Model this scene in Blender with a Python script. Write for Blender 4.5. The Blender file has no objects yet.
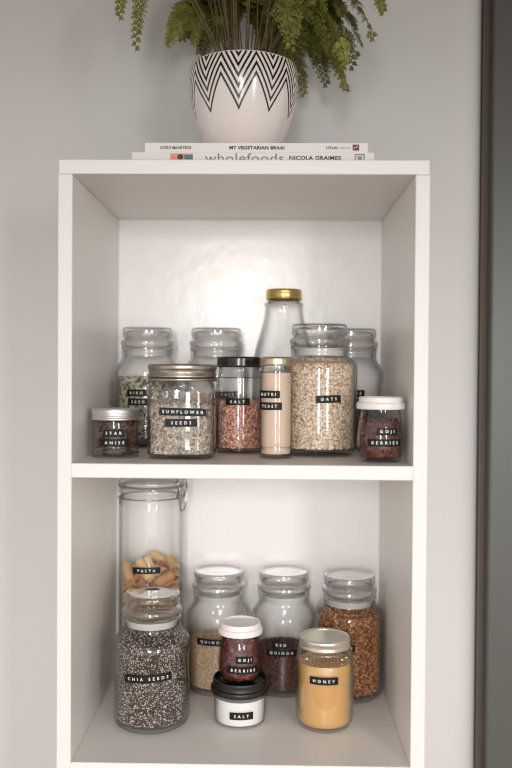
import bpy, bmesh, math, random
import numpy as np
from mathutils import Vector, Matrix, Quaternion

SC = bpy.context.scene
COL = SC.collection
R = math.radians
PI = math.pi

# ------------------------------------------------------------------ camera
cam_d = bpy.data.cameras.new('camera')
cam = bpy.data.objects.new('camera', cam_d)
COL.objects.link(cam)
SC.camera = cam
CAM = Vector((0.03191, -0.92102, 1.45))
yaw, pitch, roll = 0.01798, 0.01534, 0.00666
fw = Vector((-math.sin(yaw)*math.cos(pitch), math.cos(yaw)*math.cos(pitch), -math.sin(pitch)))
rt0 = Vector((math.cos(yaw), math.sin(yaw), 0))
up0 = rt0.cross(fw)
rt = rt0*math.cos(roll) + up0*math.sin(roll)
up = up0*math.cos(roll) - rt0*math.sin(roll)
m = Matrix((rt, up, -fw)).transposed().to_4x4()
m.translation = CAM
cam.matrix_world = m
cam_d.sensor_fit = 'VERTICAL'
cam_d.sensor_height = 36
cam_d.sensor_width = 24
cam_d.lens = 830/768*36
cam_d.clip_start = 0.02
cam_d.dof.use_dof = True
cam_d.dof.focus_distance = 1.005
cam_d.dof.aperture_fstop = 2.5

# ------------------------------------------------------------------ world, windows' light and an added fill, exposure
w = bpy.data.worlds.new('world')
SC.world = w
w.use_nodes = True
w.node_tree.nodes['Background'].inputs[0].default_value = (1.0, 0.972, 0.945, 1)
w.node_tree.nodes['Background'].inputs[1].default_value = 1.0

def area(name, loc, target, sx, sy, power, color, spread):
    d = bpy.data.lights.new(name, 'AREA')
    d.shape = 'RECTANGLE'; d.size = sx; d.size_y = sy
    d.energy = power; d.color = color; d.spread = R(spread)
    o = bpy.data.objects.new(name, d); COL.objects.link(o)
    o.location = loc
    v = Vector(target) - Vector(loc)
    o.rotation_euler = v.to_track_quat('-Z', 'Y').to_euler()
    return o
area('window_light', (-0.10, -2.6, 1.58), (0.0, 0, 0.98), 0.26, 0.80, 2.65, (1.0, 0.985, 0.97), 52)
area('window_light', (1.15, -2.45, 1.58), (0.05, 0, 0.98), 0.26, 0.80, 1.7, (1.0, 0.985, 0.97), 52)
area('added_fill_light', (0.25, -2.3, 1.00), (0.0, 0, 0.95), 2.8, 1.2, 1.6, (1.0, 0.98, 0.96), 66)  # broad fill lamp added for the shelf interior, kept off the upper wall

SC.view_settings.view_transform = 'Standard'
SC.view_settings.look = 'None'
SC.view_settings.exposure = -0.17
SC.view_settings.gamma = 1.0
SC.view_settings.use_curve_mapping = False
SC.cycles.max_bounces = 16
SC.cycles.transmission_bounces = 14
SC.cycles.transparent_max_bounces = 32
SC.cycles.use_denoising = True
SC.cycles.filter_width = 1.1

# ------------------------------------------------------------------ helpers
def link_mesh(name, verts, faces, mat, parent=None, sharp=35, smooth=True):
    me = bpy.data.meshes.new(name)
    me.from_pydata(verts, [], faces)
    me.update()
    if smooth:
        me.polygons.foreach_set('use_smooth', [True]*len(me.polygons))
        if sharp is not None:
            me.set_sharp_from_angle(angle=R(sharp))
    me.materials.append(mat)
    o = bpy.data.objects.new(name, me)
    COL.objects.link(o)
    o.parent = parent
    return o

def tag(o, label, cat=None, group=None, kind=None):
    o['label'] = label
    if cat: o['category'] = cat
    if group: o['group'] = group
    if kind: o['kind'] = kind
    return o

def thing(name, loc, label, cat, group=None):
    if name in ('glass_jar', 'glass_bottle', 'storage_tub'): loc = (loc[0], loc[1], loc[2]+0.0003)
    o = bpy.data.objects.new(name, None)
    o.empty_display_size = 0.02
    COL.objects.link(o)
    o.location = loc
    return tag(o, label, cat, group)

def bm_obj(name, bm, mat, parent=None, smooth=True, sharp=35):
    bm.normal_update()
    me = bpy.data.meshes.new(name)
    bm.to_mesh(me); bm.free()
    if smooth:
        me.polygons.foreach_set('use_smooth', [True]*len(me.polygons))
        me.set_sharp_from_angle(angle=R(sharp))
    me.materials.append(mat)
    o = bpy.data.objects.new(name, me); COL.objects.link(o); o.parent = parent
    return o

def box_bm(x0, x1, y0, y1, z0, z1, bev=0.0, seg=2):
    bm = bmesh.new()
    bmesh.ops.create_cube(bm, size=1)
    for v in bm.verts:
        v.co = Vector(((x0+x1)/2 + v.co.x*(x1-x0), (y0+y1)/2 + v.co.y*(y1-y0), (z0+z1)/2 + v.co.z*(z1-z0)))
    if bev:
        bmesh.ops.bevel(bm, geom=list(bm.edges), offset=bev, segments=seg, affect='EDGES', profile=0.5)
    return bm

def crom(pts, n=5):
    """Catmull-Rom through (r, z) points; a point given as (r, z, 1) stays a corner."""
    P = [(p[0], p[1]) for p in pts]; C = [len(p) > 2 for p in pts]
    out = []
    for i in range(len(P)-1):
        p1, p2 = P[i], P[i+1]
        p0 = P[i-1] if i > 0 and not C[i] else (2*p1[0]-p2[0], 2*p1[1]-p2[1])
        p3 = P[i+2] if i+2 < len(P) and not C[i+1] else (2*p2[0]-p1[0], 2*p2[1]-p1[1])
        for k in range(n):
            t = k/n
            out.append(tuple(0.5*((2*p1[a]) + (-p0[a]+p2[a])*t + (2*p0[a]-5*p1[a]+4*p2[a]-p3[a])*t*t + (-p0[a]+3*p1[a]-3*p2[a]+p3[a])*t**3) for a in (0, 1)))
    out.append(P[-1])
    return [(max(r, 0.0), z) for r, z in out]

def lathe_data(prof, seg=64, fn=None):
    """surface of revolution; fn(theta, r, z) -> (radius in x/y) for non-round sections"""
    V, F, rings = [], [], []
    for (r, z) in prof:
        if r < 1e-6:
            rings.append([len(V)]); V.append((0, 0, z))
        else:
            ids = []
            for k in range(seg):
                th = 2*PI*k/seg
                rr = fn(th, r, z) if fn else r
                ids.append(len(V)); V.append((rr*math.sin(th), -rr*math.cos(th), z))
            rings.append(ids)
    for a, b in zip(rings[:-1], rings[1:]):
        if len(a) == 1 and len(b) == 1: continue
        if len(a) == 1:
            for k in range(seg): F.append((a[0], b[(k+1) % seg], b[k]))
        elif len(b) == 1:
            for k in range(seg): F.append((a[k], a[(k+1) % seg], b[0]))
        else:
            for k in range(seg): F.append((a[k], a[(k+1) % seg], b[(k+1) % seg], b[k]))
    return V, F

def fix_normals(o):
    bm = bmesh.new(); bm.from_mesh(o.data)
    bmesh.ops.recalc_face_normals(bm, faces=bm.faces)
    bm.to_mesh(o.data); bm.free()
    return o

def lathe(name, prof, mat, parent=None, seg=64, fn=None, sharp=35):
    V, F = lathe_data(prof, seg, fn)
    o = link_mesh(name, V, F, mat, parent, sharp=None)
    fix_normals(o)
    o.data.set_sharp_from_angle(angle=R(sharp))
    return o

def inner_of(prof, t, base_t):
    """inner wall of a jar: the outer profile moved in by t (prof from the axis at the bottom up to the rim)"""
    out = []
    n = len(prof)
    for i in range(n):
        a = prof[max(i-1, 0)]; b = prof[min(i+1, n-1)]
        dr, dz = b[0]-a[0], b[1]-a[1]
        L = math.hypot(dr, dz) or 1
        nr, nz = -dz/L, dr/L          # points inwards for a profile running up
        r, z = prof[i][0]+nr*t, prof[i][1]+nz*t
        z = max(z, base_t)
        out.append((max(r, 0), z))
    res = []
    for r, z in out:
        if r < 1e-5 and res: continue
        if res and z <= res[-1][1]+1e-6 and r <= res[-1][0]+1e-6: continue
        res.append((r, z))
    res[0] = (0.0, base_t)
    return res

def jar_shell(name, prof, t, base_t, mat, parent, seg=64, fn=None):
    inn = inner_of(prof, t, base_t)
    top = prof[-1]
    full = list(prof) + [(top[0]-t*0.5, top[1]+t*0.35)] + list(reversed(inn))
    o = lathe(name, full, mat, parent, seg, fn, sharp=50)
    return o, inn

def radius_at(prof, z):
    for (r0, z0), (r1, z1) in zip(prof[:-1], prof[1:]):
        if z0 <= z <= z1 and z1 > z0:
            return r0 + (r1-r0)*(z-z0)/(z1-z0)
    return prof[-1][0]

def tube_data(pts, rad, seg=8, closed=False):
    V, F = [], []
    n = len(pts)
    prev = None
    for i in range(n):
        p = Vector(pts[i])
        if closed: d = Vector(pts[(i+1) % n]) - Vector(pts[i-1])
        else: d = Vector(pts[min(i+1, n-1)]) - Vector(pts[max(i-1, 0)])
        d.normalize()
        a = prev - d*prev.dot(d) if prev is not None else (Vector((0, 0, 1)).cross(d) if abs(d.z) < 0.9 else Vector((1, 0, 0)).cross(d))
        a.normalize(); prev = a
        b = d.cross(a)
        rr = rad[i] if isinstance(rad, (list, tuple)) else rad
        for k in range(seg):
            th = 2*PI*k/seg
            V.append(tuple(p + a*rr*math.cos(th) + b*rr*math.sin(th)))
    rows = n if closed else n-1
    for i in range(rows):
        j = (i+1) % n
        for k in range(seg):
            F.append((i*seg+k, i*seg+(k+1) % seg, j*seg+(k+1) % seg, j*seg+k))
    if not closed:
        F.append(tuple(range(seg-1, -1, -1))); F.append(tuple((n-1)*seg+k for k in range(seg)))
    return V, F

# ------------------------------------------------------------------ materials
def mat_new(name):
    mt = bpy.data.materials.new(name); mt.use_nodes = True
    nt = mt.node_tree
    return mt, nt, nt.nodes['Principled BSDF']

def lin(c):
    return tuple(((v/255)/12.92 if v/255 <= 0.04045 else (((v/255)+0.055)/1.055)**2.4) for v in c) + (1,)

def pbr(name, rgb, rough=0.5, metal=0.0, bump=0.0, bscale=200, var=0.0, vscale=20, stretch=(1, 1, 1), coat=0.0, spec=0.5, sss=0.0, trans=0.0):
    mt, nt, p = mat_new(name)
    N, L = nt.nodes, nt.links
    base = lin(rgb)
    p.inputs['Base Color'].default_value = base
    p.inputs['Roughness'].default_value = rough
    p.inputs['Metallic'].default_value = metal
    p.inputs['Coat Weight'].default_value = coat
    p.inputs['Specular IOR Level'].default_value = spec
    p.inputs['Transmission Weight'].default_value = trans
    if sss:
        p.inputs['Subsurface Weight'].default_value = sss
        p.inputs['Subsurface Radius'].default_value = (0.012, 0.007, 0.002)
        p.inputs['Subsurface Scale'].default_value = 1.0
    tc = N.new('ShaderNodeTexCoord'); mp = N.new('ShaderNodeMapping')
    mp.inputs['Scale'].default_value = stretch
    L.new(tc.outputs['Object'], mp.inputs['Vector'])
    if var:
        nz = N.new('ShaderNodeTexNoise'); nz.inputs['Scale'].default_value = vscale; nz.inputs['Detail'].default_value = 5
        L.new(mp.outputs[0], nz.inputs['Vector'])
        cr = N.new('ShaderNodeValToRGB')
        cr.color_ramp.elements[0].position = 0.3; cr.color_ramp.elements[1].position = 0.7
        cr.color_ramp.elements[0].color = tuple(c*(1-var) for c in base[:3]) + (1,)
        cr.color_ramp.elements[1].color = tuple(min(c*(1+var), 1) for c in base[:3]) + (1,)
        L.new(nz.outputs['Fac'], cr.inputs[0]); L.new(cr.outputs[0], p.inputs['Base Color'])
    if bump:
        nb = N.new('ShaderNodeTexNoise'); nb.inputs['Scale'].default_value = bscale; nb.inputs['Detail'].default_value = 3
        L.new(mp.outputs[0], nb.inputs['Vector'])
        b = N.new('ShaderNodeBump'); b.inputs['Strength'].default_value = bump; b.inputs['Distance'].default_value = 0.001
        L.new(nb.outputs['Fac'], b.inputs['Height']); L.new(b.outputs[0], p.inputs['Normal'])
    return mt

def glass_thin(name, tint=(0.998, 0.998, 0.996), edge=(0.42, 0.43, 0.41), gloss=1.0, rough=0.015):
    """wall of a glass vessel: clear face on, reflecting and darker where it is seen edge on"""
    mt, nt, p = mat_new(name)
    N, L = nt.nodes, nt.links
    N.remove(p)
    out = N['Material Output']
    lw = N.new('ShaderNodeLayerWeight'); lw.inputs['Blend'].default_value = 0.5
    p5 = N.new('ShaderNodeMath'); p5.operation = 'POWER'; p5.inputs[1].default_value = 4.0
    L.new(lw.outputs['Facing'], p5.inputs[0])
    fr = N.new('ShaderNodeMath'); fr.operation = 'MULTIPLY_ADD'; fr.inputs[1].default_value = 1.0*gloss; fr.inputs[2].default_value = 0.036*gloss
    L.new(p5.outputs[0], fr.inputs[0])
    p3 = N.new('ShaderNodeMath'); p3.operation = 'POWER'; p3.inputs[1].default_value = 3.8
    L.new(lw.outputs['Facing'], p3.inputs[0])
    mx = N.new('ShaderNodeMix'); mx.data_type = 'RGBA'
    mx.inputs['A'].default_value = tint + (1,); mx.inputs['B'].default_value = edge + (1,)
    L.new(p3.outputs[0], mx.inputs['Factor'])
    tr = N.new('ShaderNodeBsdfTransparent'); L.new(mx.outputs['Result'], tr.inputs[0])
    gl = N.new('ShaderNodeBsdfGlossy'); gl.inputs['Roughness'].default_value = rough
    ms = N.new('ShaderNodeMixShader')
    L.new(fr.outputs[0], ms.inputs[0]); L.new(tr.outputs[0], ms.inputs[1]); L.new(gl.outputs[0], ms.inputs[2])
    L.new(ms.outputs[0], out.inputs['Surface'])
    return mt

def glass_real(name, color=(0.97, 0.98, 0.97), rough=0.0, ior=1.45):
    mt, nt, p = mat_new(name)
    p.inputs['Base Color'].default_value = color + (1,)
    p.inputs['Roughness'].default_value = rough
    p.inputs['IOR'].default_value = ior
    p.inputs['Transmission Weight'].default_value = 1.0
    return mt

def grains_mat(name, stops, rough=0.6, spec=0.4, noise=0.0):
    """one colour per grain, picked at random along a ramp; stops = [(pos, rgb)...]"""
    mt, nt, p = mat_new(name)
    N, L = nt.nodes, nt.links
    g = N.new('ShaderNodeNewGeometry'); cr = N.new('ShaderNodeValToRGB')
    cr.color_ramp.interpolation = 'LINEAR'
    el = cr.color_ramp.elements
    while len(el) > 1: el.remove(el[0])
    el[0].position = stops[0][0]; el[0].color = lin(stops[0][1])
    for pos, c in stops[1:]:
        e = el.new(pos); e.color = lin(c)
    L.new(g.outputs['Random Per Island'], cr.inputs[0])
    L.new(cr.outputs[0], p.inputs['Base Color'])
    p.inputs['Roughness'].default_value = rough
    p.inputs['Specular IOR Level'].default_value = spec
    return mt

M = {}
M['wall'] = pbr('wall_paint', (219, 217, 214), 0.75, bump=0.12, bscale=160, var=0.015, vscale=3)
M['melamine'] = pbr('white_melamine', (238, 234, 230), 0.38, bump=0.10, bscale=60, var=0.02, vscale=40, stretch=(12, 12, 0.5), spec=0.5)
M['melamine_h'] = pbr('white_melamine_crossgrain', (240, 236, 232), 0.38, bump=0.10, bscale=60, var=0.02, vscale=40, stretch=(0.5, 12, 12), spec=0.5)
M['backing'] = pbr('white_backing_board', (243, 240, 238), 0.24, bump=0.35, bscale=45, var=0.012, vscale=8, spec=0.6)
M['shading_overhang'] = pbr('shading_overhang_brown', (120, 104, 92), 0.7, bump=0.1, var=0.05)  # dark brown for the overhang added above the view
M['floor'] = pbr('floor_boards', (150, 120, 92), 0.5, bump=0.2, bscale=30, var=0.15, vscale=6, stretch=(1, 12, 1))
M['door'] = pbr('grey_door_paint', (98, 98, 94), 0.35, bump=0.05, var=0.03, vscale=6, stretch=(6, 6, 0.6))
M['jamb'] = pbr('dark_jamb', (104, 92, 82), 0.6, var=0.05)
M['glass'] = glass_thin('jar_glass')
M['glass_green'] = glass_thin('jar_glass_greenish', (0.996, 0.997, 0.995), (0.38, 0.40, 0.37))
M['glass_lid'] = glass_thin('thick_lid_glass', (0.985, 0.985, 0.98), (0.30, 0.31, 0.30), gloss=2.2)
M['glass_honey'] = glass_thin('honey_jar_glass', (0.996, 0.997, 0.995), (0.36, 0.37, 0.35), gloss=1.8)
M['seal'] = pbr('clear_plastic_seal', (228, 228, 222), 0.35, trans=0.3)
M['black_plastic'] = pbr('black_label_tape', (20, 19, 18), 0.5, bump=0.1, bscale=900, spec=0.3)
M['letter'] = pbr('embossed_white', (238, 236, 230), 0.5)
M['black_lid'] = pbr('black_lacquered_tin', (22, 19, 17), 0.22, coat=0.4)
M['black_soft'] = pbr('black_plastic_lid', (30, 26, 24), 0.38)
M['white_lid'] = pbr('white_plastic_lid', (242, 236, 233), 0.42)
M['alu'] = pbr('brushed_aluminium', (222, 220, 218), 0.36, metal=0.9, bump=0.1, bscale=300, stretch=(1, 1, 12))
M['tin'] = pbr('aged_tin', (172, 162, 150), 0.30, metal=0.95, bump=0.15, bscale=200)
M['gold'] = pbr('gold_lacquered_tin', (206, 176, 108), 0.28, metal=0.95)
M['pale_gold'] = pbr('pale_gold_tin', (200, 186, 156), 0.30, metal=0.9)
M['silver_lid'] = pbr('champagne_tin', (220, 214, 198), 0.30, metal=0.75, bump=0.2, bscale=70)
M['wire'] = pbr('steel_wire', (196, 193, 188), 0.25, metal=1.0)
M['honey'] = pbr('creamed_honey', (220, 174, 108), 0.35, sss=0.35, var=0.04, vscale=30)
M['yeast'] = pbr('yeast_powder', (226, 200, 178), 0.9, bump=0.7, bscale=900, var=0.07, vscale=600)
M['salt_white'] = pbr('white_salt', (250, 246, 244), 0.7, bump=1.0, bscale=900, var=0.02, vscale=700)
M['soil'] = pbr('potting_soil', (52, 38, 28), 0.95, bump=1.0, bscale=250, var=0.4, vscale=150)

# ------------------------------------------------------------------ the room
def struct(name, bm, mt, smooth=False):
    o = bm_obj(name, bm, mt, None, smooth)
    o['kind'] = 'structure'
    return o

WALL_Y = 0.2835
# back wall with a rounded outer corner on the right, then it turns away from the room
cx, rad = 0.2920, 0.0490
outline = [(-2.2, WALL_Y)]
for k in range(13):
    a = PI/2*k/12
    outline.append((cx + rad*math.sin(a), WALL_Y + rad - rad*math.cos(a)))
outline += [(cx+rad, 0.75), (-2.2, 0.75)]
V = [(x, y, 0.0) for x, y in outline] + [(x, y, 2.01) for x, y in outline]
n = len(outline)
F = [tuple(range(n-1, -1, -1)), tuple(range(n, 2*n))] + [(i, (i+1) % n, n+(i+1) % n, n+i) for i in range(n)]
o = link_mesh('wall_back', V, F, M['wall'], None, sharp=40); fix_normals(o); o['kind'] = 'structure'
struct('shading_overhang', box_bm(-2.2, 2.2, -0.95, 0.75, 2.01, 2.10), M['shading_overhang'])  # unseen overhang, added to block light from the upper wall
struct('floor', box_bm(-2.2, 2.2, -3.6, 0.9, -0.05, 0.0), M['floor'])
# the grey door leaf standing beside the wall end, and the dark jamb behind the gap
struct('door_1', box_bm(0.3510, 1.15, 0.292, 0.340, 0.0, 2.00, 0.003), M['door'])
struct('trim_1', box_bm(0.3414, 1.20, 0.318, 0.36, 0.0, 2.01), M['jamb'])

# ------------------------------------------------------------------ bookcase
Z_TOP, Z_MID, Z_LOW = 1.6840, 1.3459, 1.0096
EPS = 0.0003
HW, BT, DEP = 0.206, 0.016, 0.2813
bc = thing('bookcase', (0, 0.14, 0), 'tall narrow white open bookcase against the wall, holding all the jars', 'bookcase')
off = Vector((0, -0.14, 0))
def panel(name, x0, x1, y0, y1, z0, z1, mt):
    bm = box_bm(x0, x1, y0-0.14, y1-0.14, z0, z1, 0.0007, 1)
    return bm_obj(name, bm, mt, bc, False)
panel('side_panel', -HW, -HW+BT, 0, DEP, 0, Z_TOP-BT-0.0003, M['melamine'])
panel('side_panel', HW-BT, HW, 0, DEP, 0, Z_TOP-BT-0.0003, M['melamine'])
panel('top_panel', -HW+0.0006, HW-0.0006, 0, DEP, Z_TOP-BT, Z_TOP, M['melamine_h'])
for zz in (Z_MID, Z_LOW, 0.674, 0.338, 0.076):
    panel('shelf', -HW+BT, HW-BT, 0.0003, DEP-0.003, zz-BT, zz, M['melamine_h'])
panel('plinth', -HW+BT, HW-BT, 0.02, 0.036, 0, 0.060, M['melamine_h'])
panel('back_panel', -HW+BT, HW-BT, DEP-0.003, DEP, 0.001, Z_TOP-BT, M['backing'])

# ------------------------------------------------------------------ writing
def text_mesh(body, size, spacing=1.0, extr=0.00012, bold=0.0):
    cu = bpy.data.curves.new('txt', 'FONT')
    cu.body = body; cu.size = size; cu.extrude = extr; cu.offset = bold
    cu.align_x = 'CENTER'; cu.align_y = 'CENTER'; cu.space_character = spacing
    cu.resolution_u = 3
    ob = bpy.data.objects.new('txt', cu); COL.objects.link(ob)
    dg = bpy.context.evaluated_depsgraph_get()
    me = bpy.data.meshes.new_from_object(ob.evaluated_get(dg))
    bpy.data.objects.remove(ob)
    V = [tuple(v.co) for v in me.vertices]; F = [tuple(p.vertices) for p in me.polygons]
    xs = [v[0] for v in V]; ys = [v[1] for v in V]
    mx, my = (min(xs)+max(xs))/2, (min(ys)+max(ys))/2
    V = [(x-mx, y-my, z) for x, y, z in V]
    return V, F, max(xs)-min(xs)

def strip(jar, text, width, r, az, z, h=0.0088, tilt=0.0, flat_y=None, x0=0.0, size=0.0049, spacing=2.0):
    """a length of black embossed tape bent round the jar (or laid on a flat face), with its raised letters"""
    c, s = math.cos(R(tilt)), math.sin(R(tilt))
    def place(u, v, d):
        u, v = u*c - v*s, u*s + v*c
        if flat_y is not None:
            return (x0+u, flat_y - d, z+v)
        th = R(az) + u/r
        return ((r+d)*math.sin(th), -(r+d)*math.cos(th), z+v)
    nu = 14
    V, F = [], []
    for i in range(nu+1):
        u = -width/2 + width*i/nu
        for (v, d) in ((-h/2, 0.0001), (-h/2, 0.0005), (h/2, 0.0005), (h/2, 0.0001)):
            V.append(place(u, v, d))
    for i in range(nu):
        a, b = i*4, i*4+4
        for k in range(4):
            F.append((a+k, a+(k+1) % 4, b+(k+1) % 4, b+k))
    F.append((3, 2, 1, 0)); e = nu*4; F.append((e, e+1, e+2, e+3))
    lab = link_mesh('label', V, F, M['black_plastic'], jar, sharp=40); fix_normals(lab)
    lab['label'] = 'black tape label embossed with the word ' + text
    tv, tf, tw = text_mesh(text, size, spacing, bold=0.00010)
    k = min(1.0, (width-0.004)/tw)
    V = [place(x*k, y, 0.0006+zz) for x, y, zz in tv]
    let = link_mesh('lettering', V, tf, M['letter'], lab, smooth=False)
    let['label'] = 'raised white lettering'
    return lab

# ------------------------------------------------------------------ fillings
OCT_V = np.array([(1, 0, 0), (-1, 0, 0), (0, 1, 0), (0, -1, 0), (0, 0, 1), (0, 0, -1)], float)
OCT_F = np.array([(0, 2, 4), (2, 1, 4), (1, 3, 4), (3, 0, 4), (2, 0, 5), (1, 2, 5), (3, 1, 5), (0, 3, 5)])
def subdiv(V, F):
    V = [tuple(v) for v in V]; idx = {}; NF = []
    def mid(a, b):
        k = (min(a, b), max(a, b))
        if k not in idx:
            q = (np.array(V[a])+np.array(V[b])); q /= np.linalg.norm(q)
            idx[k] = len(V); V.append(tuple(q))
        return idx[k]
    for a, b, c in F:
        ab, bc_, ca = mid(a, b), mid(b, c), mid(c, a)
        NF += [(a, ab, ca), (ab, b, bc_), (ca, bc_, c), (ab, bc_, ca)]
    return np.array(V), np.array(NF)
SPH_V, SPH_F = subdiv(OCT_V, OCT_F)

def rand_rot(rs, n):
    q = rs.normal(size=(n, 4)); q /= np.linalg.norm(q, axis=1)[:, None]
    w_, x, y, z = q.T
    return np.stack([np.stack([1-2*(y*y+z*z), 2*(x*y-z*w_), 2*(x*z+y*w_)], -1),
                     np.stack([2*(x*y+z*w_), 1-2*(x*x+z*z), 2*(y*z-x*w_)], -1),
                     np.stack([2*(x*z-y*w_), 2*(y*z+x*w_), 1-2*(x*x+y*y)], -1)], 1)

def fill(name, inner, loc, top, mat_base, label, cat, grain=None, count=0, mat=None, seed=1, fn=None, gap=0.0006, mound=0.0015, base=SPH_V, faces=SPH_F, depth=1.2, topcount=None, seg=64, jit=0.25, flat=False):
    """a mass of food filling a vessel up to `top`: a core and, around it, its visible grains"""
    rs = np.random.RandomState(seed); rnd = random.Random(seed)
    # clear of the glass everywhere: the narrowest radius within a millimetre, less the gap
    pin = [(r, z) for r, z in inner if r > 0.004]
    ziz = np.maximum.accumulate(np.array([z for r, z in pin]) + np.arange(len(pin))*1e-9); rin = np.array([r for r, z in pin])
    clear = lambda z: min(float(np.interp(z+dz_, ziz, rin)) for dz_ in (-0.0012, -0.0006, 0, 0.0006, 0.0012)) - gap
    zb = inner[0][1] + gap
    zmax = top + 0.006
    prof = [(0.0, zb)] + [(clear(zb+0.0004 + (top-zb-0.0004)*i/70), zb+0.0004 + (top-zb-0.0004)*i/70) for i in range(71)]
    rt_ = clear(top)
    shrink = (grain[1]*0.9 if grain else 0)
    core = [(max(r-shrink, 0) if i else 0, z + (shrink*0.8 if grain else 0)) for i, (r, z) in enumerate(prof)]
    core = [core[0]] + [p for p in core[1:] if p[1] < top-shrink*0.8]
    tz = top - shrink*0.7
    rtt = max(rt_-shrink, 0.002)
    core += [(rtt, tz)] + [(rtt*(1-k/6), tz + mound*math.sin(k/6*PI/2) + rnd.uniform(-0.3, 0.3)*mound*0.4) for k in range(1, 6)] + [(0.0, tz+mound)]
    V, F = lathe_data(core, seg, fn)
    if grain is None:
        o = link_mesh(name, V, F, mat_base, None, sharp=60)
    else:
        n_side = count; n_top = topcount if topcount is not None else count//5
        # lateral grains
        zs = rs.uniform(zb, top, n_side); th = rs.uniform(0, 2*PI, n_side)
        rr = np.array([radius_at(prof, z) for z in zs]) - rs.uniform(0, depth, n_side)*grain[1]
        z2 = top + rs.uniform(-0.5, 0.5, n_top)*grain[1]; th2 = rs.uniform(0, 2*PI, n_top); r2 = np.sqrt(rs.uniform(0, 1, n_top))*rt_
        z2 = z2 + mound*(1-r2/rt_)
        rr = np.concatenate([rr, r2]); zs = np.concatenate([zs, z2]); th = np.concatenate([th, th2])
        n_ = len(rr)
        f_th = np.array([fn(t, 1.0, min(z, top)) for t, z in zip(th, zs)]) if fn else np.ones(n_)
        C = np.stack([rr*f_th*np.sin(th), -rr*f_th*np.cos(th), zs], 1)
        sc_ = np.array(grain)[None, :]*(1+rs.uniform(-jit, jit, (n_, 1)))
        G = base[None, :, :]*sc_[:, None, :]
        if flat:
            # flakes lie roughly against the wall: thin axis near the radial direction
            rot = np.zeros((n_, 3, 3)); 
            for i in range(n_):
                rad_v = Vector((math.sin(th[i]), -math.cos(th[i]), 0)) if i < n_side else Vector((0, 0, 1))
                v = (rad_v + Vector(rs.normal(size=3))*0.45).normalized()
                q = Vector((0, 0, 1)).rotation_difference(v) @ Quaternion((0, 0, 1), rs.uniform(0, 2*PI))
                rot[i] = np.array(q.to_matrix())
        else:
            rot = rand_rot(rs, n_)
        P = np.einsum('nij,nkj->nki', rot, G) + C[:, None, :]
        P = P.reshape(-1, 3)
        # nothing may pass through the vessel wall
        pz = np.clip(P[:, 2], zb+0.0002, None); P[:, 2] = pz
        lz = np.linspace(zb, zmax, 140); lr = np.array([clear(v) for v in lz])
        lim = np.interp(pz, lz, lr)
        a = np.arctan2(P[:, 0], -P[:, 1]); R_ = np.hypot(P[:, 0], P[:, 1])
        if fn: lim = lim*np.array([fn(t, 1.0, min(z, top)) for t, z in zip(a, pz)])
        k = np.minimum(1.0, lim/np.maximum(R_, 1e-9))
        P[:, 0] *= k; P[:, 1] *= k
        nb = len(base)
        GF = (faces[None, :, :] + (np.arange(n_)*nb)[:, None, None]).reshape(-1, faces.shape[1])
        off_ = len(V)
        V = V + [tuple(p) for p in P.tolist()]
        F = F + [tuple(f) for f in (GF+off_).tolist()]
        o = link_mesh(name, V, F, mat_base, None, sharp=None)
        if mat is not mat_base:
            o.data.materials.append(mat)
            mi = np.ones(len(o.data.polygons), dtype=np.int32); mi[:len(o.data.polygons)-len(GF)] = 0
            o.data.polygons.foreach_set('material_index', mi)
    o.location = loc
    tag(o, label, cat, None, 'stuff')
    return o

# ------------------------------------------------------------------ the glass storage jars with glass stoppers
BODY = crom([(0, 0.0022), (0.030, 0.0016), (0.036, 0.0, 1), (0.0415, 0.0016), (0.0443, 0.0065), (0.0450, 0.014), (0.0446, 0.045), (0.0436, 0.078),
             (0.0440, 0.087), (0.0453, 0.095), (0.0451, 0.1025), (0.0430, 0.1090), (0.0388, 0.1150), (0.0358, 0.1195), (0.0349, 0.1240), (0.0354, 0.1290), (0.0354, 0.1312)], 4)
# the same jar with straighter sides and a squarer shoulder
BODY_SQ = crom([(0, 0.0022), (0.030, 0.0016), (0.036, 0.0, 1), (0.0415, 0.0016), (0.0443, 0.0065), (0.0450, 0.014), (0.0450, 0.045), (0.0449, 0.078), (0.0450, 0.092),
             (0.0451, 0.1030), (0.0448, 0.1100), (0.0430, 0.1158), (0.0388, 0.1198), (0.0358, 0.1225), (0.0350, 0.1250), (0.0354, 0.1290), (0.0354, 0.1312)], 4)
LID = crom([(0, 0.1245), (0.028, 0.1245), (0.0300, 0.1242, 1), (0.0345, 0.1242, 1), (0.0366, 0.1252), (0.0368, 0.1268, 1), (0.0352, 0.1280, 1), (0.0362, 0.1300), (0.0372, 0.1345), (0.0366, 0.1385), (0.0338, 0.1408),
            (0.0318, 0.1428, 1), (0.0335, 0.1442), (0.0345, 0.1480), (0.0347, 0.1545), (0.0340, 0.1592), (0.0318, 0.1604), (0.0295, 0.1592), (0.024, 0.1585), (0, 0.1585)], 4)
LID_IN = [(0, 0.1560), (0.026, 0.1555), (0.0305, 0.1540), (0.0310, 0.1490), (0.0290, 0.1440), (0.0305, 0.1405), (0.0330, 0.1370), (0.0332, 0.1320), (0.0310, 0.1290), (0.0290, 0.1275), (0, 0.1275)]
LID_IN = [(r_, 0.1325+(z_-0.1242)*0.845) for r_, z_ in LID_IN]
SEAL = [(0.0285, 0.1235), (0.0312, 0.1235), (0.0316, 0.1315), (0.0352, 0.1317), (0.0352, 0.1324), (0.0285, 0.1324), (0.0285, 0.1235)]
LID = [(r_, 0.1325+(z_-0.1242)*0.845) for r_, z_ in LID]

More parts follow.
